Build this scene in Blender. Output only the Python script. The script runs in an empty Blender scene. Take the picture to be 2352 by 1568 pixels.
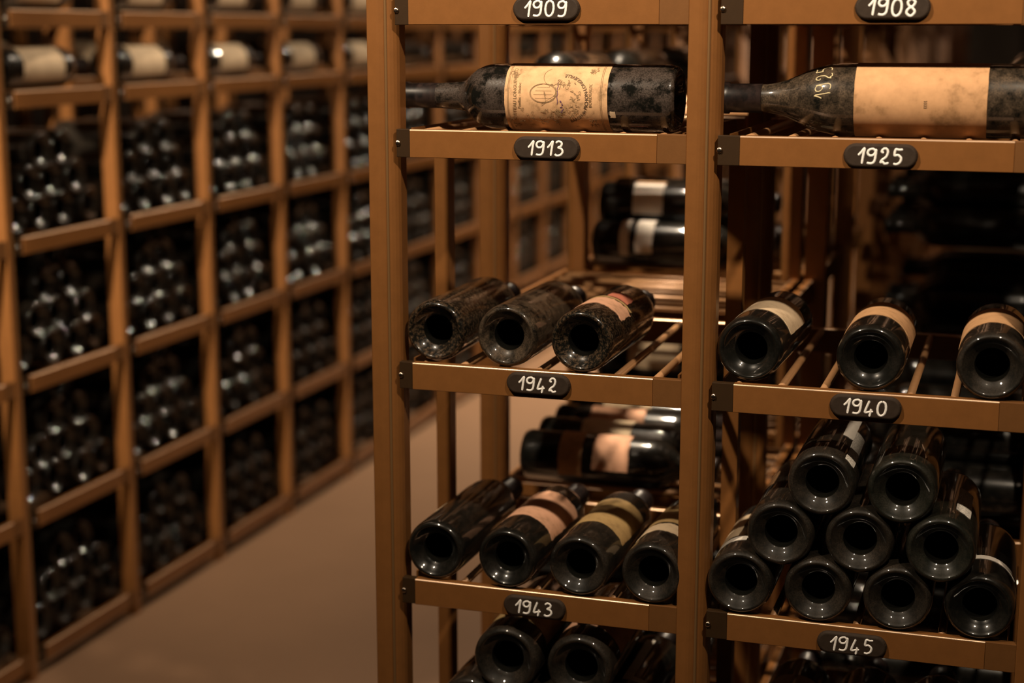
import bpy, bmesh, math, random
from mathutils import Vector, Matrix
random.seed(7)
scene = bpy.context.scene
COL = scene.collection

# ------------------------------------------------------------------ camera
EYE = 1.31
FPX = 3681.0
pitch = math.atan(714 / FPX)
yaw = math.atan(1207 / math.hypot(FPX, 714))
cd = bpy.data.cameras.new('camera'); cam = bpy.data.objects.new('camera', cd); COL.objects.link(cam)
cam.location = (0, -1.8, EYE)
cam.rotation_euler = (math.pi / 2 - pitch, 0, yaw)
cd.sensor_width = 36; cd.lens = FPX / 2352 * 36; cd.clip_start = 0.05; cd.clip_end = 60
cd.dof.use_dof = True; cd.dof.focus_distance = 1.865; cd.dof.aperture_fstop = 2.5
scene.camera = cam
scene.view_settings.view_transform = 'Standard'
scene.view_settings.look = 'None'
scene.view_settings.exposure = 0.0
scene.view_settings.gamma = 1.0
scene.view_settings.use_curve_mapping = False
scene.cycles.use_denoising = True
scene.cycles.max_bounces = 6
scene.cycles.sample_clamp_indirect = 3.0

# ------------------------------------------------------------------ world and lamps
w = bpy.data.worlds.new('cellar_air'); scene.world = w; w.use_nodes = True
w.node_tree.nodes['Background'].inputs[0].default_value = (0.05, 0.028, 0.015, 1)
w.node_tree.nodes['Background'].inputs[1].default_value = 0.06
LAMPC = (1.0, 0.80, 0.58)
def spot(x, y, z, power, size=105, blend=0.8, rad=0.028, tgt=None):
    l = bpy.data.lights.new('ceiling_or_fill_spot', 'SPOT'); o = bpy.data.objects.new('ceiling_or_fill_spot', l)
    COL.objects.link(o); o.location = (x, y, z)
    l.energy = power; l.color = LAMPC; l.spot_size = math.radians(size); l.spot_blend = blend; l.shadow_soft_size = rad
    d = (Vector(tgt) - Vector((x, y, z))) if tgt else Vector((0, 0, -1))
    o.rotation_euler = d.to_track_quat('-Z', 'Y').to_euler()
    return o
CEIL = 2.46
spot(0.32, -0.88, 2.32, 100, 108, 1.0, tgt=(0.05, -0.10, 1.90))
spot(-0.98, -0.88, 2.32, 145, 108, 1.0, tgt=(-0.72, -0.10, 1.90))
spot(-1.60, -2.6, 2.36, 1250, 39, 1.0, tgt=(-1.90, 1.3, 1.36))
spot(-1.00, 2.3, 2.42, 58, 72, 1.0, rad=0.03, tgt=(-1.90, 1.2, 1.32))
spot(-1.00, 4.0, 2.42, 110, 100, 1.0, rad=0.03, tgt=(-1.70, 3.2, 1.15))  # extra spot added to brighten labels and floor in the farther bays
spot(-0.78, 0.82, 2.42, 270, 36, 0.4, tgt=(-0.63, 0.70, 1.0))
for i, (y, p) in enumerate([(4.3, 230), (5.6, 200), (7.0, 180)]):
    spot(-1.30, y, 2.42, p, 92, 1.0, rad=0.04)

# ------------------------------------------------------------------ materials
def new_mat(name):
    m = bpy.data.materials.new(name); m.use_nodes = True
    nt = m.node_tree; return m, nt, nt.nodes['Principled BSDF']
def node(nt, t, **kw):
    n = nt.nodes.new(t)
    for k, v in kw.items():
        if k in n.inputs: n.inputs[k].default_value = v
        else: setattr(n, k, v)
    return n
def rgb(r, g, b): return (r, g, b, 1)
def ramp(nt, src, stops):
    r = nt.nodes.new('ShaderNodeValToRGB'); cr = r.color_ramp
    cr.elements[0].position, cr.elements[0].color = stops[0]
    cr.elements[1].position, cr.elements[1].color = stops[-1]
    for p, c in stops[1:-1]:
        e = cr.elements.new(p); e.color = c
    nt.links.new(src, r.inputs[0]); return r
def noise(nt, scale, detail=4, rough=0.55, vec=None):
    n = node(nt, 'ShaderNodeTexNoise', Scale=scale, Detail=detail, Roughness=rough)
    if vec is None:
        tc = nt.nodes.new('ShaderNodeTexCoord'); vec = tc.outputs['Object']
    nt.links.new(vec, n.inputs['Vector']); return n

def painted_metal(name, col, rough=0.42, spec=0.5):
    m, nt, b = new_mat(name)
    n = noise(nt, 35, 6, 0.7)
    c = [col[0], col[1], col[2]]
    r = ramp(nt, n.outputs['Fac'], [(0.35, rgb(*[v * 0.93 for v in c])), (0.65, rgb(*[v * 1.06 for v in c]))])
    nt.links.new(r.outputs[0], b.inputs['Base Color'])
    n2 = noise(nt, 900, 2)
    bp = node(nt, 'ShaderNodeBump', Strength=0.06, Distance=0.001)
    nt.links.new(n2.outputs['Fac'], bp.inputs['Height']); nt.links.new(bp.outputs[0], b.inputs['Normal'])
    b.inputs['Roughness'].default_value = rough
    b.inputs['Metallic'].default_value = 0.15
    b.inputs['Specular IOR Level'].default_value = spec
    return m
M_METAL = painted_metal('bronze_painted_metal', (0.225, 0.092, 0.026), 0.34)
M_BRACKET = painted_metal('shaded_bracket_left', (0.034, 0.017, 0.006), 0.6, 0.2)  # shade on the left beam ends, put into the bracket colour
M_BRACKET2 = painted_metal('shaded_bracket_right', (0.160, 0.068, 0.020), 0.5, 0.3)  # weaker shade of the right beam ends, also put into the colour
m, nt, b = new_mat('screw_steel'); b.inputs['Base Color'].default_value = rgb(.55, .45, .36); b.inputs['Metallic'].default_value = 1; b.inputs['Roughness'].default_value = .25
M_SCREW = m
m, nt, b = new_mat('slate_paint')
n = noise(nt, 120, 5); r = ramp(nt, n.outputs['Fac'], [(0.3, rgb(.026, .016, .010)), (0.7, rgb(.036, .023, .015))])
nt.links.new(r.outputs[0], b.inputs['Base Color']); b.inputs['Roughness'].default_value = .7; b.inputs['Specular IOR Level'].default_value = .25
M_SLATE = m
m, nt, b = new_mat('white_paint_marker'); b.inputs['Base Color'].default_value = rgb(.93, .90, .86); b.inputs['Roughness'].default_value = .45
M_CHALK = m
m, nt, b = new_mat('pale_wax_pencil'); b.inputs['Base Color'].default_value = rgb(.62, .52, .30); b.inputs['Roughness'].default_value = .7
M_WAX = m
m, nt, b = new_mat('label_ink'); b.inputs['Base Color'].default_value = rgb(.10, .06, .03); b.inputs['Roughness'].default_value = .8
M_INK = m
m, nt, b = new_mat('faded_label_ink'); b.inputs['Base Color'].default_value = rgb(.27, .17, .08); b.inputs['Roughness'].default_value = .8
M_FADED = m
m, nt, b = new_mat('violet_ink'); b.inputs['Base Color'].default_value = rgb(.12, .05, .11); b.inputs['Roughness'].default_value = .8
M_VIOLET = m

def glass_mat(name, dust, dustcol=(.105, .082, .066), tint=(.006, .006, .005), scale=55, low=0.45, high=0.62, rough=0.12):
    m, nt, b = new_mat(name)
    tc = nt.nodes.new('ShaderNodeTexCoord')
    oi = nt.nodes.new('ShaderNodeObjectInfo')
    mul = node(nt, 'ShaderNodeVectorMath', operation='SCALE'); mul.inputs['Scale'].default_value = 5.0
    comb = nt.nodes.new('ShaderNodeCombineXYZ')
    for k in range(3): nt.links.new(oi.outputs['Random'], comb.inputs[k])
    nt.links.new(comb.outputs[0], mul.inputs[0])
    add = node(nt, 'ShaderNodeVectorMath', operation='ADD')
    nt.links.new(tc.outputs['Object'], add.inputs[0]); nt.links.new(mul.outputs[0], add.inputs[1])
    n = noise(nt, scale, 7, 0.68, add.outputs[0])
    n2 = noise(nt, 620, 4, 0.7, add.outputs[0])
    r = ramp(nt, n.outputs['Fac'], [(low, rgb(0, 0, 0)), (high, rgb(1, 1, 1))])
    r2 = ramp(nt, n2.outputs['Fac'], [(0.38, rgb(.30, .30, .30)), (0.60, rgb(1, 1, 1))])
    ml = node(nt, 'ShaderNodeMath', operation='MULTIPLY'); nt.links.new(r.outputs[0], ml.inputs[0]); nt.links.new(r2.outputs[0], ml.inputs[1])
    ml2 = node(nt, 'ShaderNodeMath', operation='MULTIPLY'); nt.links.new(ml.outputs[0], ml2.inputs[0]); ml2.inputs[1].default_value = dust
    mix = nt.nodes.new('ShaderNodeMix'); mix.data_type = 'RGBA'
    mix.inputs['A'].default_value = rgb(*tint); mix.inputs['B'].default_value = rgb(*dustcol)
    nt.links.new(ml2.outputs[0], mix.inputs['Factor']); nt.links.new(mix.outputs['Result'], b.inputs['Base Color'])
    mr = node(nt, 'ShaderNodeMapRange'); mr.inputs['To Min'].default_value = rough; mr.inputs['To Max'].default_value = 0.6
    nt.links.new(ml2.outputs[0], mr.inputs['Value']); nt.links.new(mr.outputs[0], b.inputs['Roughness'])
    b.inputs['IOR'].default_value = 1.5; b.inputs['Specular IOR Level'].default_value = .15
    mc = node(nt, 'ShaderNodeMapRange'); mc.inputs['To Min'].default_value = 1.0; mc.inputs['To Max'].default_value = .35; nt.links.new(ml2.outputs[0], mc.inputs['Value']); nt.links.new(mc.outputs[0], b.inputs['Coat Weight']); b.inputs['Coat Roughness'].default_value = .05
    return m
G_CLEAN = glass_mat('dark_bottle_glass', 0.16, low=.42, high=.7, rough=.28)
G_FILM = glass_mat('filmed_bottle_glass', 0.42, (.088, .064, .046), low=.34, high=.68, scale=38, rough=.42)
G_DUSTY = glass_mat('dusty_bottle_glass', 0.6, (.15, .10, .06), low=.42, high=.66, scale=110, rough=.3)
G_SOOT = glass_mat('blotched_bottle_glass', 0.95, (.060, .044, .036), low=.42, high=.54, scale=48, rough=.10)
G_GREY = glass_mat('grey_dusty_glass', 0.9, (.105, .072, .046), low=.36, high=.62, scale=70, rough=.25)
G_GREEN = glass_mat('dark_green_glass', 0.36, (.066, .056, .042), tint=(.007, .008, .006), low=.36, high=.66, rough=.36)
G_SPECK = glass_mat('speckled_dusty_glass', 0.6, (.27, .165, .09), low=.47, high=.74, scale=260, rough=.25)
G_HOLE = glass_mat('shaded_hollow_glass', 0.02, rough=.25)
m, nt, b = new_mat('dark_capsule_foil'); n = noise(nt, 150, 5)
r = ramp(nt, n.outputs['Fac'], [(.35, rgb(.008, .006, .006)), (.7, rgb(.03, .018, .016))])
nt.links.new(r.outputs[0], b.inputs['Base Color']); b.inputs['Roughness'].default_value = .38
M_FOIL = m

def paper(name, col, dirt=(.16, .10, .05), amount=.6, scale=60, print_lines=0.0):
    m, nt, b = new_mat(name)
    n = noise(nt, scale, 8, .65); n2 = noise(nt, scale * .35, 4, .6)
    mu = node(nt, 'ShaderNodeMath', operation='MULTIPLY_ADD'); nt.links.new(n.outputs['Fac'], mu.inputs[0])
    mu.inputs[1].default_value = .6
    m2 = node(nt, 'ShaderNodeMath', operation='MULTIPLY'); nt.links.new(n2.outputs['Fac'], m2.inputs[0]); m2.inputs[1].default_value = .4
    nt.links.new(m2.outputs[0], mu.inputs[2])
    mid = [c * (1 - amount * .35) + d * amount * .35 for c, d in zip(col, dirt)]
    dk = [c * (1 - amount) + d * amount for c, d in zip(col, dirt)]
    r = ramp(nt, mu.outputs[0], [(.36, rgb(*dk)), (.46, rgb(*mid)), (.62, rgb(*col))])
    out = r.outputs[0]
    if print_lines:
        tc = nt.nodes.new('ShaderNodeTexCoord')
        wv = node(nt, 'ShaderNodeTexWave', Scale=print_lines, Distortion=2.5, Detail=3); wv.bands_direction = 'Z'
        wv.inputs['Detail Scale'].default_value = 6
        nt.links.new(tc.outputs['Object'], wv.inputs['Vector'])
        n3 = noise(nt, 500, 2)
        a = node(nt, 'ShaderNodeMath', operation='MULTIPLY'); nt.links.new(wv.outputs['Fac'], a.inputs[0]); nt.links.new(n3.outputs['Fac'], a.inputs[1])
        rr = ramp(nt, a.outputs[0], [(.36, rgb(0, 0, 0)), (.46, rgb(1, 1, 1))])
        mx = nt.nodes.new('ShaderNodeMix'); mx.data_type = 'RGBA'; mx.inputs['B'].default_value = rgb(.03, .025, .02)
        nt.links.new(rr.outputs[0], mx.inputs['Factor']); nt.links.new(out, mx.inputs['A']); out = mx.outputs['Result']
    nt.links.new(out, b.inputs['Base Color']); b.inputs['Roughness'].default_value = .75
    b.inputs['Specular IOR Level'].default_value = .3
    return m
P_GOLD = paper('aged_gold_paper', (.74, .45, .24), (.20, .115, .05), .9, 60)
P_TAN = paper('aged_tan_paper', (.60, .34, .17), (.24, .13, .055), .9, 42)
P_CREAM = paper('cream_paper', (.70, .54, .36), (.3, .2, .12), .6)
P_PINK = paper('stained_pink_paper', (.66, .36, .23), (.26, .15, .08), .7)
P_OLIVE = paper('yellowed_paper', (.44, .29, .12), (.18, .11, .05), .7)
P_WHITE = paper('white_paper', (.82, .76, .68), (.4, .34, .28), .4)
P_SCRIPT = paper('white_tag_with_script', (.80, .75, .68), (.4, .34, .28), .3, 60, 260)
P_RED = paper('faded_red_paper', (.50, .16, .10), (.2, .08, .05), .6)

m, nt, b = new_mat('poured_floor')
n = noise(nt, 1.6, 6, .6); r = ramp(nt, n.outputs['Fac'], [(0.3, rgb(.28, .160, .090)), (0.7, rgb(.33, .190, .108))])
nt.links.new(r.outputs[0], b.inputs['Base Color']); b.inputs['Roughness'].default_value = .55
M_FLOOR = m
m, nt, b = new_mat('dark_plaster')
n = noise(nt, 2.2, 6, .6); r = ramp(nt, n.outputs['Fac'], [(.3, rgb(.05, .035, .025)), (.7, rgb(.08, .056, .04))])
nt.links.new(r.outputs[0], b.inputs['Base Color']); b.inputs['Roughness'].default_value = .9
M_WALL = m

# ------------------------------------------------------------------ helpers
def link(name, mesh, parent=None, loc=None, mat4=None):
    o = bpy.data.objects.new(name, mesh); COL.objects.link(o)
    if parent is not None: o.parent = parent
    if mat4 is not None: o.matrix_local = mat4
    if loc is not None: o.location = loc
    return o
def empty(name, mat4=None, loc=None):
    o = bpy.data.objects.new(name, None); o.empty_display_size = .05; COL.objects.link(o)
    if mat4 is not None: o.matrix_world = mat4
    if loc is not None: o.location = loc
    return o
def tag(o, label, cat=None, group=None, kind=None):
    if label: o['label'] = label
    if cat: o['category'] = cat
    if group: o['group'] = group
    if kind: o['kind'] = kind
    return o
def mesh_from(name, verts, faces, mats, smooth=False, midx=None):
    me = bpy.data.meshes.new(name); me.from_pydata([tuple(v) for v in verts], [], faces)
    for mm in (mats if isinstance(mats, (list, tuple)) else [mats]): me.materials.append(mm)
    if smooth: me.shade_smooth()
    if midx:
        for p, i in zip(me.polygons, midx): p.material_index = i
    me.update(); return me
def extrude_profile(name, prof, axis, a, b_, mat, smooth=False):
    """closed 2D profile swept from a to b_ along an axis; prof gives the other two coordinates in order"""
    vs = []
    for t in (a, b_):
        for (p, q) in prof:
            vs.append({'z': (p, q, t), 'x': (t, p, q), 'y': (p, t, q)}[axis])
    n = len(prof); fs = [(i, (i + 1) % n, n + (i + 1) % n, n + i) for i in range(n)]
    fs += [tuple(range(n - 1, -1, -1)), tuple(range(n, 2 * n))]
    me = mesh_from(name, vs, fs, mat)
    bm = bmesh.new(); bm.from_mesh(me); bmesh.ops.recalc_face_normals(bm, faces=bm.faces); bm.to_mesh(me); bm.free()
    if smooth: me.shade_smooth()
    return me
def circle_prof(r, n=12, c=(0, 0)):
    return [(c[0] + r * math.cos(2 * math.pi * k / n), c[1] + r * math.sin(2 * math.pi * k / n)) for k in range(n)]
def frame(origin, axis, up=(0, 0, 1), roll=0):
    z = Vector(axis).normalized(); x = Vector(up); x = (x - z * x.dot(z)).normalized(); y = z.cross(x)
    m4 = Matrix((x, y, z)).transposed().to_4x4(); m4.translation = Vector(origin)
    return m4 @ Matrix.Rotation(roll, 4, 'Z')

# ------------------------------------------------------------------ bottle shapes
def bottle_profile(r=.0385, L=.300, neck=.0150, slope='round', heel=.008):
    k = r / .0385
    P = [(0.0, .060), (.009 * k, .058), (.0145 * k, .046), (.0172 * k, .028), (.0186 * k, .0160), (.0190 * k, .0128), (.0196 * k, .0120), (.0225 * k, .0104), (.0262 * k, .0070),
         (.0294 * k, .0034), (.0312 * k, .0012), (.0328 * k, .0), (.0342 * k, .0006), (.0362 * k, .0025), (r - .0008, heel * .7), (r, heel * 1.4)]
    if slope == 'round':
        sh = L * .66
        P += [(r, L * .33), (r, sh), (r * .985, sh + .008), (r * .93, sh + .017), (r * .83, sh + .026), (r * .69, sh + .034), (r * .54, sh + .040), (neck * 1.12, sh + .047), (neck * 1.0, sh + .056)]
    elif slope == 'steep':
        sh = L * .655
        P += [(r, L * .33), (r, sh - .006), (r * .985, sh + .002), (r * .93, sh + .010), (r * .84, sh + .018), (r * .72, sh + .0245), (r * .60, sh + .0295), (neck * 1.30, sh + .034), (neck * 1.17, sh + .041), (neck * 1.08, sh + .060)]
    else:
        sh = L * .60
        P += [(r, L * .3), (r, sh), (r * .98, sh + .012), (r * .90, sh + .026), (r * .78, sh + .040), (r * .64, sh + .052), (r * .53, sh + .062), (neck * 1.14, sh + .073), (neck * 1.0, sh + .086)]
    P += [(neck * .97, L - .035), (neck * .97, L - .012), (neck * 1.08, L - .011), (neck * 1.08, L - .002), (neck * .95, L), (0, L)]
    return P
def revolve(name, prof, n, mat, hard=()):
    vs, fs, rings = [], [], []
    for (r, z) in prof:
        if r <= 1e-6: rings.append([len(vs)]); vs.append((0, 0, z))
        else:
            rings.append(list(range(len(vs), len(vs) + n)))
            vs += [(r * math.cos(2 * math.pi * k / n), r * math.sin(2 * math.pi * k / n), z) for k in range(n)]
    for a, b_ in zip(rings, rings[1:]):
        for k in range(n):
            k2 = (k + 1) % n
            if len(a) == 1: fs.append((a[0], b_[k2], b_[k]))
            elif len(b_) == 1: fs.append((a[k], a[k2], b_[0]))
            else: fs.append((a[k], a[k2], b_[k2], b_[k]))
    me = mesh_from(name, vs, fs, mat, smooth=True)
    bm = bmesh.new(); bm.from_mesh(me); bmesh.ops.recalc_face_normals(bm, faces=bm.faces); bm.to_mesh(me); bm.free()
    if prof[0][1] > .05 and prof[0][1] < .07:            # shade of the deep base hollow put into a blacker glass
        me.materials.append(G_HOLE); lim = prof[5][0] + 1e-5
        for p in me.polygons:
            if all(math.hypot(me.vertices[i].co.x, me.vertices[i].co.y) < lim and me.vertices[i].co.z < .1 for i in p.vertices): p.material_index = 1
    return me
def prof_r(prof, s):
    started = False
    for (r0, z0), (r1, z1) in zip(prof, prof[1:]):
        if r0 < .9 * max(p[0] for p in prof) and not started: continue
        started = True
        if z0 <= s <= z1 and z1 > z0: return r0 + (r1 - r0) * (s - z0) / (z1 - z0)
    return max(p[0] for p in prof)
_cache = {}
def glass_mesh(r, L, mat, slope='round', n=48, neck=.0150):
    key = (r, L, mat.name, slope, n, neck)
    if key not in _cache: _cache[key] = revolve('wine_bottle_glass', bottle_profile(r, L, neck, slope), n, mat)
    return _cache[key]
def capsule_mesh(r, L, slope='round', neck=.0150, length=.05):
    key = ('cap', r, L, slope, neck, length)
    if key not in _cache:
        e = .0007
        pr = [(neck * .99 + .0001, L - length), (neck * 1.0 + e, L - length), (neck * .99 + e, L - .0125), (neck * 1.09 + e, L - .0115), (neck * 1.09 + e, L - .001), (neck * .95 + e, L + .001), (0, L + .0012)]
        _cache[key] = revolve('foil_capsule', pr, 32, M_FOIL)
    return _cache[key]
def label_mesh(prof, s0, s1, t0, t1, mat, tear=.0, off=.0006, seed=0, extra=None):
    """paper wrapped around the bottle from s0..s1 along its axis and t0..t1 degrees about it, with torn edges"""
    rnd = random.Random(seed)
    ns = max(3, int((s1 - s0) / .004)); nt_ = max(4, int(abs(t1 - t0) / 4))
    def jag(n, amp):
        out, v = [], 0
        for i in range(n + 1):
            v = v * .6 + rnd.uniform(-amp, amp); out.append(v)
        return out
    j0, j1 = jag(nt_, tear), jag(nt_, tear)
    ja, jb = jag(ns, tear * 900), jag(ns, tear * 900)
    vs, fs = [], []
    for lay in (off, 0.0001):
        for i in range(ns + 1):
            for j in range(nt_ + 1):
                fi, fj = i / ns, j / nt_
                s = (s0 + j0[j]) * (1 - fi) + (s1 + j1[j]) * fi
                t = (t0 + ja[i]) * (1 - fj) + (t1 + jb[i]) * fj
                rr = prof_r(prof, s) + lay; a = math.radians(t)
                vs.append((rr * math.cos(a), rr * math.sin(a), s))
    N = (ns + 1) * (nt_ + 1); W = nt_ + 1; D = 2 * N; vs += list(vs)      # rim faces get their own vertices so the paper shades smoothly
    for i in range(ns):
        for j in range(nt_):
            a = i * W + j; fs.append((a, a + 1, a + W + 1, a + W)); fs.append((N + a, N + a + W, N + a + W + 1, N + a + 1))
    for j in range(nt_):
        fs.append(tuple(D + q for q in (j, N + j, N + j + 1, j + 1))); a = ns * W + j; fs.append(tuple(D + q for q in (a, a + 1, N + a + 1, N + a)))
    for i in range(ns):
        a = i * W; fs.append(tuple(D + q for q in (a, a + W, N + a + W, N + a))); a = i * W + nt_; fs.append(tuple(D + q for q in (a, N + a, N + a + W, a + W)))
    me = mesh_from('paper_label', vs, fs, mat, smooth=True)
    bm = bmesh.new(); bm.from_mesh(me); bmesh.ops.delete(bm, geom=[v for v in bm.verts if not v.link_faces], context='VERTS')
    bm.to_mesh(me); bm.free()
    return me

# ------------------------------------------------------------------ pen strokes and lettering
DIG = {
 '1': [[(0, .55), (.16, .74), (.34, 1.0), (.32, .7), (.29, .35), (.27, 0)]],
 '9': [[(.50, .84), (.32, .98), (.08, .90), (.02, .70), (.16, .54), (.38, .58), (.50, .80), (.52, .92), (.52, .55), (.48, .18), (.34, .03), (.12, .03), (.03, .08)]],
 '0': [[(.26, 1.0), (.07, .85), (0, .5), (.07, .14), (.26, 0), (.46, .15), (.53, .5), (.46, .86), (.26, 1.0)]],
 '8': [[(.44, .88), (.26, 1.0), (.06, .84), (.14, .62), (.36, .46), (.50, .24), (.30, 0), (.05, .16), (.10, .40), (.38, .60), (.48, .82), (.44, .90)]],
 '3': [[(.02, .88), (.20, 1.0), (.42, .88), (.38, .66), (.20, .56), (.44, .46), (.52, .24), (.36, .03), (.10, 0), (0, .12)]],
 '4': [[(.26, 1.0), (.14, .64), (.03, .22), (.10, .14), (.30, .20), (.54, .24)], [(.40, .44), (.38, .18), (.34, -.10)]],
 '2': [[(.20, .72), (.08, .80), (.18, .98), (.36, .98), (.46, .78), (.38, .46), (.16, .26), (.08, .08), (.20, .12), (.34, .0), (.58, .06)]],
 '5': [[(.56, .97), (.32, .95), (.12, .97), (.09, .58), (.30, .60), (.50, .42), (.46, .14), (.26, 0), (.06, .03)]],
}
def smooth_line(pts, per=6):
    P = [Vector(p) for p in pts]; out = []
    for i in range(len(P) - 1):
        p0 = P[i - 1] if i else P[0] * 2 - P[1]; p1, p2 = P[i], P[i + 1]; p3 = P[i + 2] if i + 2 < len(P) else P[-1] * 2 - P[-2]
        for k in range(per):
            t = k / per
            out.append(.5 * ((2 * p1) + (p2 - p0) * t + (2 * p0 - 5 * p1 + 4 * p2 - p3) * t * t + (3 * p1 - p0 - 3 * p2 + p3) * t ** 3))
    out.append(P[-1]); return out
def stroke_geo(lines2d, width, height, place):
    """raised pen strokes: ribbons with a domed section, mapped to 3D by place(u, v, h)"""
    vs, fs = [], []
    for ln in lines2d:
        n = len(ln); start = len(vs); prof = [(-1, 0), (-.7, .75), (0, 1), (.7, .75), (1, 0)]
        for i, p in enumerate(ln):
            d = (ln[min(i + 1, n - 1)] - ln[max(i - 1, 0)])
            d = d.normalized() if d.length > 1e-9 else Vector((1, 0)); nn = Vector((-d.y, d.x))
            ends = 1.0 if 0 < i < n - 1 else .55
            wj = width * .5 * ends * (1 + .05 * math.sin(i * 1.7 + start))
            for (a, h) in prof:
                q = p + nn * a * wj; vs.append(place(q.x, q.y, h * height))
        for i in range(n - 1):
            for k in range(4):
                a = start + i * 5 + k; fs.append((a, a + 1, a + 6, a + 5))
        fs.append(tuple(start + k for k in (0, 1, 2, 3, 4))); e = start + (n - 1) * 5; fs.append(tuple(e + k for k in (4, 3, 2, 1, 0)))
    return vs, fs
def number_lines(txt, h, spacing=.72, wid=1.0, slant=.06, jitter=0, seed=0):
    rnd = random.Random(seed); out, x = [], 0
    for ch in txt:
        dy = rnd.uniform(-jitter, jitter)
        for st in DIG[ch]:
            out.append(smooth_line([((x + px * wid + slant * py) * h, (py + dy) * h) for px, py in st]))
        x += (.55 if ch == '1' else spacing) * wid
    total = (x - (spacing - .52) * wid) * h
    for l in out:
        for p in l: p.x -= total / 2; p.y -= h / 2
    return out
def text2d(s, size):
    cu = bpy.data.curves.new('lettering', 'FONT'); cu.body = s; cu.size = size; cu.align_x = 'CENTER'; cu.resolution_u = 2
    cu.offset = size * .022
    o = bpy.data.objects.new('lettering', cu); COL.objects.link(o)
    dg = bpy.context.evaluated_depsgraph_get(); me = bpy.data.meshes.new_from_object(o.evaluated_get(dg))
    vs = [Vector((v.co.x, v.co.y)) for v in me.vertices]; fs = [tuple(p.vertices) for p in me.polygons]
    bpy.data.objects.remove(o); bpy.data.curves.remove(cu); bpy.data.meshes.remove(me)
    return vs, fs

# ------------------------------------------------------------------ rack building
TOPS = [1.350, 1.194, .909, .630, .350, .060]     # upper edge of each shelf beam above the floor
ALLTOPS = [1.83, 1.51] + TOPS
BH = .0335; PW = .036; PITCH = .390; DEPTH = .40; TOP = 1.90
def rounded(pts, c, r, a0, a1, n=5):
    for k in range(n + 1):
        a = math.radians(a0 + (a1 - a0) * k / n); pts.append((c[0] + r * math.cos(a), c[1] + r * math.sin(a)))
def post_mesh():
    p = [(0, .001), (.001, 0), (.012, 0), (.0155, .0007), (.0190, .0022), (.0212, .0036)]
    rounded(p, (.0230, .0036), .0018, 180, 360, 8)
    p += [(.0275, .0052), (.0310, .0080), (.0340, .0115), (PW, .0155), (PW, .034), (0, .034)]
    return extrude_profile('post', p, 'z', 0, TOP, M_METAL)
POST = post_mesh()
m, nt, b = new_mat('beam_highlight_edge'); b.inputs['Base Color'].default_value = rgb(.72, .50, .34); b.inputs['Metallic'].default_value = .8; b.inputs['Roughness'].default_value = .38  # bright line along the beam lips: a highlight put into the metal's colour
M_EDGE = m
m, nt, b = new_mat('post_bead_highlight'); b.inputs['Base Color'].default_value = rgb(.34, .19, .08); b.inputs['Metallic'].default_value = .6; b.inputs['Roughness'].default_value = .35  # highlight line of the posts, put into a paler bead colour
M_BEAD = m
POST.materials.append(M_BEAD)
for p_ in POST.polygons:
    if .0210 < p_.center.x < .0250 and p_.center.y < .0037 and len(p_.vertices) == 4: p_.material_index = 1
def beam_mesh(w_):
    key = ('beam', round(w_, 4))
    if key not in _cache:
        h = BH
        p = [(.0006, -h), (0, -h + .0006), (0, -.0016), (.0002, -.0009), (.0006, -.0004), (.0011, -.0001), (.0018, 0), (.012, 0), (.012, -.003), (.003, -.003), (.003, -h)]
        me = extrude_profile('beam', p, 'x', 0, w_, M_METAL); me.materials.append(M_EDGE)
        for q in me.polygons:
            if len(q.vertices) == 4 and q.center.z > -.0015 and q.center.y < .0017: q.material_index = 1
        _cache[key] = me
    return _cache[key]
def box_mesh(name, x0, x1, y0, y1, z0, z1, mat, bev=.0006):
    bm = bmesh.new(); bmesh.ops.create_cube(bm, size=1)
    for v in bm.verts: v.co = Vector(((x0 + x1) / 2 + v.co.x * (x1 - x0), (y0 + y1) / 2 + v.co.y * (y1 - y0), (z0 + z1) / 2 + v.co.z * (z1 - z0)))
    if bev: bmesh.ops.bevel(bm, geom=bm.edges[:], offset=bev, segments=2, affect='EDGES', profile=.5)
    me = bpy.data.meshes.new(name); bm.to_mesh(me); bm.free(); me.materials.append(mat); return me
BRL = .018; BRR = .034
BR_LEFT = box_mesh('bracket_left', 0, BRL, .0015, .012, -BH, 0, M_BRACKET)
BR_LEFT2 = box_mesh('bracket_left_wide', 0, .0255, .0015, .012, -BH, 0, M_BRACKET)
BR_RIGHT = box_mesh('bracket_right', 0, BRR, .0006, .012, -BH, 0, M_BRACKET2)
def screw_mesh():
    bm = bmesh.new(); bmesh.ops.create_uvsphere(bm, u_segments=14, v_segments=8, radius=.0034)
    for v in bm.verts: v.co.y *= .6
    for v in list(bm.verts):
        if abs(v.co.x) < .0008 and v.co.y < 0: v.co.y *= .4
    me = bpy.data.meshes.new('screw'); bm.to_mesh(me); bm.free(); me.materials.append(M_SCREW); me.shade_smooth(); return me
SCREW = screw_mesh()
M_ROD = painted_metal('pale_rod_metal', (0.42, 0.22, 0.10), 0.4)
def rod_mesh():
    return extrude_profile('support_rod', circle_prof(.0048, 12, (0, -.0052)), 'y', .004, DEPTH - .012, M_ROD, smooth=False)
ROD = rod_mesh(); ROD.shade_smooth()
RAIL = extrude_profile('side_rail', [(0, -.022), (.0025, -.022), (.0025, 0), (0, 0)], 'y', .030, DEPTH - .030, M_METAL)
MIDPOST = extrude_profile('slim_upright', [(0, 0), (.020, 0), (.020, .022), (0, .022)], 'z', 0, 1.172, M_METAL)
def mesh_join(name, items, mat):
    vs, fs = [], []
    for me, m4 in items:
        o = len(vs); vs += [m4 @ v.co for v in me.vertices]; fs += [tuple(i + o for i in p.vertices) for p in me.polygons]
    return mesh_from(name, vs, fs, mat)
T = Matrix.Translation
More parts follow.
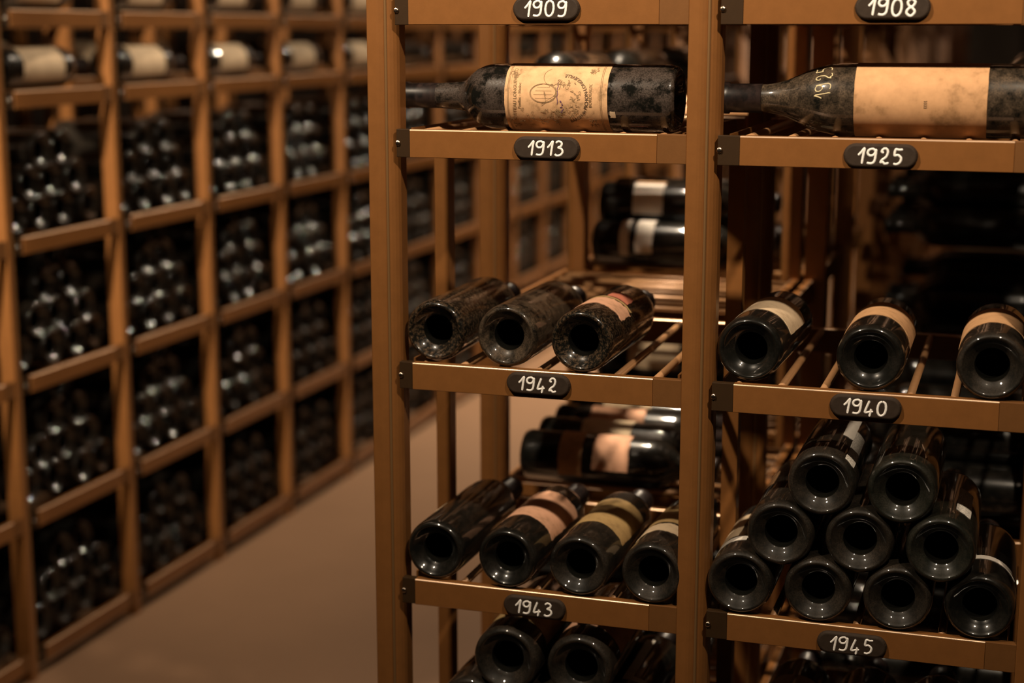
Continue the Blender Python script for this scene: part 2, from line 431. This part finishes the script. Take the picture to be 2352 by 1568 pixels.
def rack(name, label, mat4, nb, near, pitch=PITCH, rods=(), brackets=True, rear_mid=(), tops=ALLTOPS, group=None, reverse=False, depth=DEPTH, shared=False):
    """near = number of bays whose beams are separate parts; reverse counts bays from the far end of local x"""
    root = empty(name, mat4); tag(root, label, 'rack', group)
    clear = pitch - PW
    for i in range(nb + 1):
        if shared and i == (nb if reverse else 0): continue       # bolted to the end rack's own uprights there
        link('post', POST, root, (i * pitch, 0, 0)); link('rear_post', POST, root, (i * pitch, depth - .034, 0))
    far = []
    for i in range(nb):
        idx = (nb - 1 - i) if reverse else i
        x = i * pitch + PW
        for lv in tops:
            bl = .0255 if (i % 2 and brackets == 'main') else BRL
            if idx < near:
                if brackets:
                    l = link('corner_bracket', BR_LEFT2 if bl > .02 else BR_LEFT, root, (x, 0, lv)); l['label'] = 'corner bracket, shade painted into its bronze'
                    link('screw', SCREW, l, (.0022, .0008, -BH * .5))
                    l = link('corner_bracket', BR_RIGHT, root, (x + clear - BRR, 0, lv)); l['label'] = 'corner bracket, slight shade painted into its bronze'
                    link('beam', beam_mesh(clear - bl - BRR), root, (x + bl, 0, lv))
                else:
                    link('beam', beam_mesh(clear), root, (x, 0, lv))
                link('rear_beam', beam_mesh(clear), root, (x, DEPTH - .014, lv))
            else:
                far.append((beam_mesh(clear), T((x, 0, lv)))); far.append((beam_mesh(clear), T((x, DEPTH - .014, lv))))
            if idx in rods and lv in TOPS:
                for k in range(7): link('support_rod', ROD, root, (x + .029 + k * .0485, 0, lv))
            if idx in rods and lv < 1.4:
                link('side_rail', RAIL, root, (x + .008, 0, lv)); link('side_rail', RAIL, root, (x + clear - .0105, 0, lv))
    if far:
        o = link('far_beams', mesh_join('far_beams', far, M_METAL), root); o['kind'] = 'stuff'
    if brackets == 'main':
        link('light_block_panel', box_mesh('light_block_panel', PW, nb * pitch, .004, .007, 1.365, 1.86, M_METAL), root)  # unseen panel added to keep lamp light out of the rack
    for i in rear_mid: link('slim_upright', MIDPOST, root, (i * pitch + .018, .178, 0))
    return root

# ------------------------------------------------------------------ the room
def plane(name, pts, mat, kind='structure'):
    me = mesh_from(name, pts, [tuple(range(len(pts)))], mat); o = link(name, me); o['kind'] = kind; return o
XL, XR, YN, YF = -4.2, 3.0, -3.6, 12.6
def slab(name, x0, x1, y0, y1, z0, z1, mat):
    o = link(name, box_mesh(name, x0, x1, y0, y1, z0, z1, mat, 0)); o['kind'] = 'structure'
slab('floor', XL, XR, YN, YF, -.1, 0, M_FLOOR)
slab('ceiling', XL, XR, YN, YF, CEIL, CEIL + .1, M_WALL)
slab('wall_left', XL - .1, XL, YN, YF, 0, CEIL, M_WALL)
slab('wall_right', XR, XR + .1, YN, YF, 0, CEIL, M_WALL)
slab('wall_back', XL, XR, YF, YF + .1, 0, CEIL, M_WALL)
slab('wall_front', XL, XR, YN - .1, YN, 0, CEIL, M_WALL)

# ------------------------------------------------------------------ the racks
MAINX = -.762
rack('display_rack', 'sharp bronze metal end rack in front, with year plaques on its beams', T((MAINX, 0, 0)), 2, 2, rods=(0, 1), brackets='main', rear_mid=(0, 1), depth=.445)
LX, LPITCH, LY0, LN = -1.88, .405, .435, 24
left_m = T((LX, LY0, 0)) @ Matrix.Rotation(math.pi / 2, 4, 'Z')
rack('wall_rack', 'long blurred bronze rack along the left side of the aisle', left_m, LN, 11, pitch=LPITCH, rods=(), brackets=True)
left_back_m = T((LX - 2 * DEPTH - .02, LY0 + 12 * LPITCH + PW, 0)) @ Matrix.Rotation(-math.pi / 2, 4, 'Z')
rack('wall_rack', 'dim bronze rack standing back to back behind the left aisle rack', left_back_m, 12, 0, pitch=LPITCH, tops=[1.83, 1.51] + TOPS[:2], brackets=False)
AN = 14; AY0 = .412
side_m = T((-.748, AY0 + AN * LPITCH + PW, 0)) @ Matrix.Rotation(-math.pi / 2, 4, 'Z')
rack('aisle_rack', 'bronze side rack behind the end rack, its bottles facing the pale aisle', side_m, AN, 4, pitch=LPITCH, rods=(0, 1, 2), brackets=False, reverse=True, shared=True)
back_m = T((.06, AY0, 0)) @ Matrix.Rotation(math.pi / 2, 4, 'Z')
rack('aisle_rack', 'unlit rack seen as dark uprights behind the right bay of the end rack', back_m, AN, 2, pitch=LPITCH, rods=(), brackets=False, shared=True)

# ------------------------------------------------------------------ year plaques
def plaque_mesh():
    a, h = .0400, .01325; bm = bmesh.new(); rings = []
    for (ins, y) in [(0, 0), (0, -.0022), (.0018, -.0048), (.0030, -.0052)]:
        ring = []
        for sgn, c in ((1, a - h), (-1, -a + h)):
            for k in range(13):
                an = math.radians(-90 + 180 * k / 12) * sgn + (0 if sgn > 0 else 0)
                x = c + sgn * (h - ins) * math.cos(an); z = (h - ins) * math.sin(an)
                ring.append(bm.verts.new((x, y, z)))
        rings.append(ring)
    for r0, r1 in zip(rings, rings[1:]):
        for k in range(len(r0)):
            k2 = (k + 1) % len(r0); bm.faces.new((r0[k], r0[k2], r1[k2], r1[k]))
    bm.faces.new(rings[-1]); bm.faces.new(rings[0][::-1])
    bmesh.ops.recalc_face_normals(bm, faces=bm.faces)
    me = bpy.data.meshes.new('year_plaque'); bm.to_mesh(me); bm.free(); me.materials.append(M_SLATE); return me
PLQ = plaque_mesh()
def plaque(year, x, z, seed, hh=.0168, wid=1.0):
    o = link('year_plaque', PLQ, None, (x, 0, z))
    tag(o, 'dark oval plaque hand-lettered %s on a bronze shelf beam' % year, 'year plaque', 'year plaques on the end rack')
    vs, fs = stroke_geo(number_lines(year, hh, .80, wid * 1.05, .07, .03, seed), .0026, .0006, lambda u, v, hgt: (u - .001, -.00515 - hgt, v))
    n = link('painted_numerals', mesh_from('painted_numerals', vs, fs, M_CHALK, smooth=True), o); n['label'] = 'white hand-painted ' + year
plaque('1909', -.5375, EYE + .0245, 1, .0175, 1.0)
plaque('1908', -.1495, EYE + .0245, 2, .0175, 1.0)
plaque('1913', -.5365, EYE - .1345, 3, .0165)
plaque('1925', -.1555, EYE - .1345, 4, .0165)
plaque('1942', -.5455, EYE - .4165, 5, .0165)
plaque('1940', -.1600, EYE - .4165, 6, .0165)
plaque('1943', -.5495, EYE - .6985, 7, .0165)
plaque('1945', -.1640, EYE - .7000, 8, .0168)

# ------------------------------------------------------------------ bottles of the end rack
def bottle(label, m4, r=.0385, L=.300, glass=G_FILM, slope='round', labels=(), neck=.0150, cap=True, group=None, n=56, name='wine_bottle'):
    root = empty(name, m4); tag(root, label, 'bottle', group)
    prof = bottle_profile(r, L, neck, slope)
    link('glass_body', glass_mesh(r, L, glass, slope, n, neck), root)
    if cap: link('neck_capsule', capsule_mesh(r, L, slope, neck), root)
    for q, (s0, s1, t0, t1, mt, tear, txt) in enumerate(labels):
        l = link('paper_label', label_mesh(prof, s0, s1, t0, t1, mt, tear, seed=hash((label, q)) % 1 + q + len(label)), root)
        if txt: l['label'] = txt
    return root
def place_surface(prof, off):
    def f(u, v, hgt):            # u = arc length about the axis (as at the body), v = along the axis
        rr = prof_r(prof, v); a = u / max(rr, .02)
        return ((rr + off + hgt) * math.cos(a), (rr + off + hgt) * math.sin(a), v)
    return f

# 1913: neck to the left, printed label
r, L = .0390, .350
x_end = -.392; zc = 1.194 + r - .001; yc = .058
prof = bottle_profile(r, L, .0145, 'steep')
B1913 = bottle('old blotched bottle with ornate printed gold label above the 1913 plaque', frame((x_end, yc, zc), (-1, 0, 0)), r, L, G_SOOT, 'steep',
               labels=[(.078, .203, -186, 24, P_GOLD, .00025, 'aged gold printed label')], neck=.0145)
lab = [c for c in B1913.children if c.name.startswith('paper_label')][0]
def s_of(px): return (x_end - (-.594 + (px - 1185) * (.124 / 230.0)))    # position along the axis
def add_part(parent, name, vs, fs, mat, label=None, smooth=False):
    o = link(name, mesh_from(name, vs, fs, mat, smooth), parent)
    if label: o['label'] = label
    return o
OFF = .0010
def cyl(u, v, h, th0=-90):
    a = math.radians(th0) + u / r
    return ((r + OFF + h) * math.cos(a), (r + OFF + h) * math.sin(a), v)
def flat_text(s, size, uc, vc, arc_r=None, arc_c=None, mid=0.0):
    """lettering on the label; with arc_r the words run round a circle, letter tops towards its centre"""
    vs, fs = text2d(s, size); out = []
    for p in vs:
        if arc_r:
            a = p.x / arc_r + mid; rr = arc_r - p.y
            out.append((arc_c[0] + rr * math.sin(a), arc_c[1] - rr * math.cos(a)))
        else: out.append((uc + p.x, vc + p.y))
    return out, fs
def join2d(parts):
    vs, fs = [], []
    for a, b_ in parts:
        o = len(vs); vs += [cyl(u, v, 0) for u, v in a]; fs += [tuple(i + o for i in f) for f in b_]
    return vs, fs
C0 = (-.001, s_of(1317))
vs, fs = join2d([flat_text('BARON de PICHON-LONGUEVILLE', .0057, 0, 0, .0305, C0, 0.12)])
add_part(lab, 'printed_name', vs, fs, M_INK, 'dark curved lettering BARON de PICHON-LONGUEVILLE')
for txt, nm_, args in [('BORDEAUX', 'city_lettering', (.0050, .0035, s_of(1381))), ('CHATEAU LONGUEVILLE', 'estate_lettering', (.0056, .001, s_of(1211), .19, (.003, s_of(1211) + .19), 0)),
                 ('Pauillac - Medoc', 'region_lettering', (.0046, .000, s_of(1221), .18, (.003, s_of(1221) + .18), 0))]:
    vs, fs = join2d([flat_text(txt, *args)])
    add_part(lab, nm_, vs, fs, M_FADED, 'faded lettering ' + txt)
rnd = random.Random(5); lines = []
def ell(cu, cv, a, b_, a0=0, a1=360, n=36): return [Vector((cu + a * math.cos(math.radians(a0 + (a1 - a0) * k / n)), cv + b_ * math.sin(math.radians(a0 + (a1 - a0) * k / n)))) for k in range(n + 1)]
def squig(cu, cv, size, k=7):
    pts = [(cu + rnd.uniform(-size, size), cv + rnd.uniform(-size, size)) for _ in range(k)]
    return smooth_line(pts, 4)
thin, mid_ = [], []
for px in (1190, 1192.5): thin.append([Vector((-.052 + .004 * k, s_of(px))) for k in range(28)])
for px in (1400, 1403): thin.append([Vector((-.052 + .004 * k, s_of(px))) for k in range(28)])
thin.append(ell(.006, s_of(1272), .0112, .0165)); thin.append(ell(.006, s_of(1272), .0103, .0156))
for k in range(5): thin.append([Vector((-.004 + .0042 * k, s_of(1272) - .012 + .002 * abs(2 - k))), Vector((-.004 + .0042 * k, s_of(1272) + .012 - .002 * abs(2 - k)))])
thin.append(ell(.027, s_of(1290), .012, .011, 20, 250)); thin.append(ell(-.018, s_of(1265), .012, .014, 120, 300))
for cu in (.034, -.034):
    for px in (1204, 1384):
        for k in range(5): thin.append(squig(cu + rnd.uniform(-.006, .006), s_of(px) + rnd.uniform(-.004, .004), .0035))
for k in range(46):
    a = rnd.uniform(-2.6, 2.6); q = rnd.uniform(.013, .026)
    thin.append(squig(C0[0] + q * math.sin(a), C0[1] - q * math.cos(a) * .75, .0026, 5))
for k in range(26): thin.append(squig(rnd.uniform(-.034, -.012), s_of(rnd.uniform(1215, 1330)), .0030, 5))
vs, fs = stroke_geo(thin, .00042, .0001, cyl); add_part(lab, 'engraved_ornament', vs, fs, M_FADED, 'faded engraved crest and scrollwork')
for k in range(3): mid_.append([Vector((-.004 + .0035 * k, s_of(1270) + .006 - .0105 * 1)), Vector((.006 + .001 * k, s_of(1270) - .002))])
mid_.append([Vector((-.0065, s_of(1268))), Vector((.004, s_of(1300)))]); mid_.append([Vector((-.0085, s_of(1268))), Vector((.002, s_of(1301)))])
for k in range(8): mid_.append(squig(-.022 + rnd.uniform(-.01, .01), s_of(1300 + rnd.uniform(-6, 12)), .003, 5))
for k in range(5): mid_.append(squig(.020 - .004 * k + rnd.uniform(-.002, .002), s_of(1306 - k * 2), .0022, 5))
vs, fs = stroke_geo(mid_, .0008, .0001, cyl); add_part(lab, 'crest_shading', vs, fs, M_FADED)
vio = [squig(-.0035 - .003 * k, s_of(1312 + (k % 2) * 3), .0015, 5) for k in range(5)] + [[Vector((.020 - .003 * k, s_of(1303 + (k % 3)))) for k in range(10)]]
vs, fs = stroke_geo(vio, .0008, .00012, cyl); add_part(lab, 'stamp_marks', vs, fs, M_VIOLET, 'violet ink marks')
# torn paper flake on the bare glass beside the label
chip = link('paper_flake', label_mesh(prof, x_end + .461, x_end + .468, -124, -112, P_CREAM, .0009, seed=3), B1913); chip['label'] = 'small torn cream flake'

# 1925: neck to the left, blank tan label, year written on the shoulder
r2, L2 = .0405, .352
x2 = .006; prof2 = bottle_profile(r2, L2, .0160, 'slope')
B1925 = bottle('grey dusty bottle with large blank tan label above the 1925 plaque', frame((x2, .060, 1.194 + r2 - .001), (-1, 0, 0)), r2, L2, G_GREY, 'slope',
               labels=[(x2 + .047, x2 + .189, -188, 14, P_TAN, .00015, 'large blank tan label')], neck=.0160)
ln = number_lines('1925', .0180, .86, .82, .1, .05, 9)
for l in ln:
    for p in l: p.x += -.0375; p.y += x2 + .224
vs, fs = stroke_geo(ln, .0010, .0002, place_surface(prof2, .0002))
add_part(B1925, 'written_year', vs, fs, M_WAX, 'pale handwritten 1925', True)
sq = [smooth_line([(-.0705 + k * .0022, x2 + .112), (-.0696 + k * .0022, x2 + .1135), (-.0700 + k * .0022, x2 + .1105), (-.0690 + k * .0022, x2 + .1105)], 3) for k in range(4)]
vs, fs = stroke_geo(sq, .0005, .0001, place_surface(prof2, .0009)); add_part(B1925, 'tiny_print', vs, fs, M_INK, 'tiny dark print')

def base_out(x, z, y, label, roll=0, tilt=0, **kw):
    return bottle(label, frame((x, y, z), (tilt, 1, 0), roll=math.radians(roll)), **kw)
R0 = .0385
# 1942 shelf (three bottles)
zz = .909 + R0
g = 'bottles on the 1942 shelf'
base_out(-.683, zz, .012, 'leftmost bottle above the 1942 plaque, dark with a crusted ring round its base', glass=G_SPECK, labels=[(.10, .195, -100, -38, P_TAN, .001, 'tan label on its left side')], group=g)
base_out(-.589, zz, .006, 'middle bottle above the 1942 plaque, furred grey and without a paper label', glass=G_GREY, tilt=.01, labels=[], group=g)
base_out(-.494, zz, .0, 'rightmost bottle above the 1942 plaque, with torn pinkish label and speckled base', glass=G_SPECK, tilt=.02, labels=[(.055, .098, -75, 62, P_PINK, .0022, 'torn pinkish label band'), (.112, .145, 2, 44, P_RED, .0008, 'faded red label patch'), (.103, .107, -60, 60, P_OLIVE, .0008, None)], group=g)
# 1940 shelf (three bottles)
g = 'bottles on the 1940 shelf'
base_out(-.296, zz, .014, 'leftmost bottle above the 1940 plaque, beside the middle post, one cream label band', glass=G_CLEAN, tilt=.04, roll=4, labels=[(.058, .150, -100, 72, P_CREAM, .0006, 'long cream label')], group=g)
base_out(-.158, zz, .004, 'middle bottle above the 1940 plaque with curved cream label edge', glass=G_CLEAN, labels=[(.072, .160, -80, 90, P_TAN, .0006, 'long tan label')], group=g)
base_out(-.026, zz, .0, 'rightmost bottle above the 1940 plaque, cut off by the photo edge', glass=G_FILM, labels=[(.066, .160, -85, 80, P_TAN, .001, 'tan label')], group=g)
# 1943 shelf (four bottles)
zz = .630 + R0; g = 'bottles on the 1943 shelf'
base_out(-.683, zz, .004, 'leftmost bottle above the 1943 plaque, shiny black with label only on its left', glass=G_CLEAN, tilt=.02, labels=[(.07, .19, -110, -36, P_CREAM, .0006, 'cream label on its left side')], group=g)
base_out(-.587, zz, .0, 'second bottle above the 1943 plaque, with stained pink label', glass=G_CLEAN, tilt=.03, labels=[(.066, .175, -80, 78, P_PINK, .0012, 'stained pink label')], group=g)
base_out(-.495, zz, .0, 'third bottle above the 1943 plaque, with yellowed olive label', glass=G_FILM, tilt=.03, labels=[(.066, .170, -85, 75, P_OLIVE, .0008, 'yellowed olive label')], group=g)
base_out(-.404, zz, .0, 'rightmost bottle above the 1943 plaque, against the middle post, cream label', glass=G_FILM, tilt=.03, labels=[(.055, .085, -80, 80, P_CREAM, .0014, 'torn cream label band'), (.092, .17, -80, 80, P_OLIVE, .0008, None)], group=g)
# 1945 shelf (nine bottles stacked 4, 3, 2)
RB = .0392; hh = math.sqrt((2 * RB + .0006) ** 2 - .0455 ** 2); z1 = .630 + RB
g = 'bottles stacked on the 1945 shelf'
base_out(-.2975, z1, .0, 'bottom left corner bottle of the 1945 stack, with white label', r=RB, glass=G_FILM, labels=[(.045, .060, -85, 0, P_WHITE, .0002, 'white strip'), (.068, .16, -100, -20, P_CREAM, .0006, 'cream label')], group=g)
base_out(-.2065, z1, .0, 'second bottle from the left in the bottom row of the 1945 stack', r=RB, glass=G_FILM, group=g)
base_out(-.1155, z1, .0, 'third bottle from the left in the bottom row of the 1945 stack', r=RB, glass=G_FILM, group=g)
base_out(-.0245, z1, .0, 'bottom right corner bottle of the 1945 stack, with thin white band', r=RB, glass=G_CLEAN, labels=[(.060, .072, -60, 90, P_WHITE, .0002, 'thin white band')], group=g)
z2 = z1 + hh
base_out(-.2520, z2, .0, 'left bottle of the 1945 stack middle row, with orange tan label', r=RB, glass=G_FILM, labels=[(.105, .165, -95, -38, P_TAN, .0008, 'orange tan label')], group=g)
base_out(-.1610, z2, .0, 'centre bottle of the 1945 stack middle row, dusty base', r=RB, glass=G_FILM, group=g)
base_out(-.0700, z2, -.006, 'right bottle of the 1945 stack middle row, green with white script tag', r=RB, glass=G_GREEN, labels=[(.045, .140, 20, 48, P_SCRIPT, .0003, 'white tag with black script')], group=g)
z3 = z2 + hh
base_out(-.2065, z3, .0, 'top left bottle of the 1945 stack, carrying white handwritten tags', r=RB, glass=G_FILM, labels=[(.012, .140, 40, 62, P_SCRIPT, .0003, 'slanted white tag with script'), (.095, .20, 20, 40, P_WHITE, .0003, 'white tag'), (.047, .054, -18, 6, P_WHITE, .0002, None)], group=g)
base_out(-.1155, z3, -.004, 'top right bottle of the 1945 stack, plain grey green glass', r=RB, glass=G_GREEN, group=g)
# shelf under 1943 (partly in frame)
RC = .0425; h2 = math.sqrt((2 * RC + .0006) ** 2 - .048 ** 2); z1 = .350 + RC; g = 'bottles stacked below the 1943 beam'
for k, x in enumerate((-.686, -.590, -.494, -.398 - .012)):
    base_out(x + (.001), z1, .0, 'bottom row bottle of the lowest visible stack, left bay, ' + ['far left', 'second from left', 'third from left', 'far right'][k], r=RC, glass=G_FILM, group=g)
base_out(-.637, z1 + h2, .0, 'middle row left bottle of the stack below the 1943 beam', r=RC, glass=G_FILM, group=g)
base_out(-.541, z1 + h2, .0, 'middle row centre bottle of the stack below the 1943 beam', r=RC, glass=G_FILM, group=g)
base_out(-.447, z1 + h2, .012, 'middle row right bottle below the 1943 beam with narrow pale strip', r=RC, glass=G_CLEAN, labels=[(.050, .185, -7, 9, P_WHITE, .0003, 'narrow pale strip'), (.046, .060, -7, 30, P_WHITE, .0003, None)], group=g)
two = lambda mt: [(.044, .15, -82, -5, mt, .0006, 'left half of parted label'), (.044, .15, 4, 78, mt, .0006, 'right half of parted label')]
base_out(-.589, z1 + 2 * h2 + .002, .0, 'top left bottle of the stack just below the 1943 plaque', r=RC, glass=G_FILM, labels=two(P_OLIVE), group=g)
base_out(-.493, z1 + 2 * h2 + .002, .0, 'top right bottle of the stack just below the 1943 plaque', r=RC, glass=G_FILM, labels=two(P_PINK), group=g)
# shelf under 1945 (only tops in frame)
g = 'bottles stacked below the 1945 beam'
for k, x in enumerate((-.290, -.202, -.112, -.028)):
    base_out(x, z1, .0, 'bottom row bottle of the lowest visible stack, right bay, ' + ['far left', 'second from left', 'third from left', 'far right'][k], r=.0405, glass=G_FILM, group=g)
h3 = math.sqrt(.0816 ** 2 - .0445 ** 2)
for k, x in enumerate((-.246, -.157, -.070)):
    base_out(x, z1 + h3, .0, 'upper row bottle in the stack below the 1945 beam, ' + ['left', 'centre', 'right'][k], r=.0405, glass=G_DUSTY, labels=two(P_CREAM), group=g)

# ------------------------------------------------------------------ bottles in the rack along the left of the aisle
ORD = ['nearest', 'second', 'third', 'fourth', 'fifth', 'sixth', 'seventh', 'eighth', 'ninth', 'tenth', 'eleventh', 'twelfth']
BINS = [(TOPS[2], 'top bin'), (TOPS[3], 'second bin down'), (TOPS[4], 'third bin down'), (TOPS[5], 'lowest bin')]
POS = {4: ['far left', 'second from left', 'second from right', 'far right'], 3: ['left', 'middle', 'right'], 2: ['left', 'right'], 1: ['single']}
ROWN = ['bottom row', 'second row', 'third row', 'top row']
def stack_spots(rb, dx, rows, clear):
    hz = math.sqrt((2 * rb + .0006) ** 2 - (dx / 2) ** 2); out = []
    for ri, n in enumerate(rows):
        for k in range(n):
            out.append((clear / 2 + (k - (rows[0] - 1) / 2 + ri * .5) * dx, rb + ri * hz, ri, k, n))
    return out
RL = .0380
base_bottle = glass_mesh(RL, .300, G_FILM, 'round', 28)
base_clean = glass_mesh(RL, .300, G_CLEAN, 'round', 28)
clear = LPITCH - PW; n_bays = 6
stuff = []
for bay in range(LN):
    y0 = LY0 + bay * LPITCH + PW
    for bi, (zt, bname) in enumerate(BINS):
        rows = (4, 3, 2, 1) if (bay * 3 + bi) % 3 else (4, 3, 2)
        if bay == 0: rows = (4, 3, 2)
        for (dy, dz, ri, k, n) in stack_spots(RL, .0885, rows, clear):
            jit = random.uniform(-.028, -.012)
            m4 = frame((LX - .012 + jit, y0 + dy, zt + dz), (-1, random.uniform(-.02, .02), 0), roll=random.uniform(0, 6))
            if bay < n_bays:
                o = bpy.data.objects.new('wine_bottle', base_clean if random.random() < .5 else base_bottle); COL.objects.link(o); o.matrix_world = m4
                tag(o, 'dark bottle %s in %s, %s column, %s, left rack' % (POS[n][k], ROWN[ri], ORD[bay], bname), 'bottle', 'bottles stacked in the left aisle rack')
            elif bay < 16: stuff.append(m4)
low = revolve('low', bottle_profile(RL, .300), 14, G_FILM)
o = link('distant_bottles', mesh_join('distant_bottles', [(low, m4) for m4 in stuff], G_FILM)); o.data.shade_smooth()
tag(o, 'blurred stacked bottles in the far columns of the left aisle rack', 'bottles', None, 'stuff')

# display bottles lying along the left rack's two upper shelves, neck away from the camera
pr = bottle_profile(.0425, .320)
LABW = label_mesh(pr, .045, .185, -120, 128, P_CREAM, .0004, seed=11)
GB = glass_mesh(.0425, .320, G_CLEAN, 'round', 36)
def lying(x, y, z, label, axis, group, mesh=LABW, roll=0):
    root = empty('wine_bottle', frame((x, y, z), axis, roll=roll)); tag(root, label, 'bottle', group)
    link('glass_body', GB, root); link('neck_capsule', capsule_mesh(.0425, .320), root)
    if mesh is not None:
        l = link('paper_label', mesh, root); l['label'] = 'pale paper label'
    return root
for lv, nm in ((TOPS[0], 'topmost visible shelf'), (TOPS[1], 'label display shelf')):
    for bay in range(12):
        y0 = LY0 + bay * LPITCH + PW
        lying(LX - .050, y0 + .022, lv + .0425, '%s bottle lying on the %s, %s column, left rack' % ('cream-labelled' if bay < 6 else 'dark', nm, ORD[bay]), (0, 1, 0), 'display bottles on the left rack', roll=random.uniform(-.15, .15), mesh=LABW if bay < 6 else None)
for bay in range(8):
    y0 = LY0 + bay * LPITCH + PW
    lying(LX - 2 * DEPTH + .06, y0 + .035, TOPS[1] + .0425, 'pale-labelled bottle glimpsed behind the label display shelf, %s column' % ORD[bay], (0, 1, 0), 'display bottles on the rack behind the left rack', roll=.2)

# ------------------------------------------------------------------ bottles in the side rack behind the end rack (bases to the aisle)
def side_bottle(y, z, label, labels, glass=G_CLEAN, x=-.715, group='bottles in the side rack behind the end rack'):
    return bottle(label, frame((x, y, z), (1, 0, 0)), glass=glass, labels=labels, n=36, group=group)
zb = .630 + R0
rowY = [.492, .582, .672, .762]
lb = [[(.062, .098, -60, 120, P_TAN, .0005, 'tan label band'), (.115, .17, -30, 100, P_PINK, .001, 'pinkish label')], [(.07, .15, -60, 110, P_CREAM, .001, 'cream label')], [(.06, .15, -40, 90, P_PINK, .001, 'pinkish label')], [(.06, .14, -60, 90, P_CREAM, .001, 'cream label')]]
nm = ['nearest', 'second nearest', 'third nearest', 'farthest']
for y, l, q in zip(rowY, lb, nm):
    side_bottle(y, zb, 'blurred labelled bottle lying behind the 1943 shelf, %s of four along the aisle' % q, l)
for (y, z, l, q) in [(.905, .909 + R0, [(.050, .066, -60, 120, P_WHITE, .0005, 'cream band'), (.078, .108, -40, 110, P_WHITE, .001, 'cream label')], 'lower near bottle'),
                  (.995, .909 + R0, [(.07, .15, -60, 110, P_CREAM, .001, 'cream label')], 'lower middle bottle'), (1.085, .909 + R0, [], 'lower far bottle'),
                  (.950, .909 + R0 + .063, [(.062, .115, 20, 110, P_WHITE, .0005, 'cream label'), (.062, .115, -20, 10, P_TAN, .0005, None)], 'upper near bottle'), (1.040, .909 + R0 + .063, [], 'upper far bottle')]:
    side_bottle(y, z, 'blurred bottle seen above the 1942 bottles, %s of the side rack stack' % q, l)
for k in range(4):
    for rrow in range(2):
        if rrow and k == 3: continue
        side_bottle(.897 + k * .09 + rrow * .045, zb + rrow * .0635, 'blurred bottle behind the 1943 shelf in the farther column, %s row, %s' % (['lower', 'upper'][rrow], nm[k]), [(.06, .15, -60, 100, [P_CREAM, P_PINK, P_TAN, P_OLIVE][k], .001, 'faded label')])
for bay in range(3):
    lying(-.690 + .0, AY0 + PW + .33 + bay * LPITCH, TOPS[1] + .0425, 'dark bottle lying along the side rack display shelf, %s column' % ORD[bay], (0, -1, 0), 'display bottles on the side rack', mesh=None)
# dark stacks in the unlit rack and low in the side rack
for bay in range(4):
    for zt, bn in (((TOPS[3], 'upper bin'), (TOPS[4], 'lower bin')) if bay < 2 else ((TOPS[2], 'top bin'), (TOPS[3], 'upper bin'))):
        for (dy, dz, ri, k, n) in stack_spots(RL, .0885, (4, 3) if bay < 2 else (4, 3, 2), LPITCH - PW):
            o = bpy.data.objects.new('wine_bottle', base_clean); COL.objects.link(o)
            o.matrix_world = frame((.045, AY0 + bay * LPITCH + PW + dy, zt + dz), (-1, 0, 0))
            tag(o, 'unlit bottle behind right bay, %s column %s, %s, %s' % (ORD[bay], bn, ROWN[ri], POS[n][k]), 'bottle', 'bottles in the unlit rack behind the right bay')
    if bay > 1: continue
    for (dy, dz, ri, k, n) in stack_spots(RL, .0885, (4, 3), LPITCH - PW):
        o = bpy.data.objects.new('wine_bottle', base_clean); COL.objects.link(o)
        o.matrix_world = frame((-.715, AY0 + bay * LPITCH + PW + dy, TOPS[4] + dz), (1, 0, 0))
        tag(o, 'dark bottle low in the side rack, %s column, %s, %s' % (ORD[bay], ROWN[ri], POS[n][k]), 'bottle', 'low bottles in the side rack')
    lying(.0, AY0 + PW + .33 + bay * LPITCH, TOPS[1] + .0425, 'unlit bottle lying on the dark rack display shelf, %s column' % ORD[bay], (0, -1, 0), 'display bottles on the unlit rack', mesh=None)
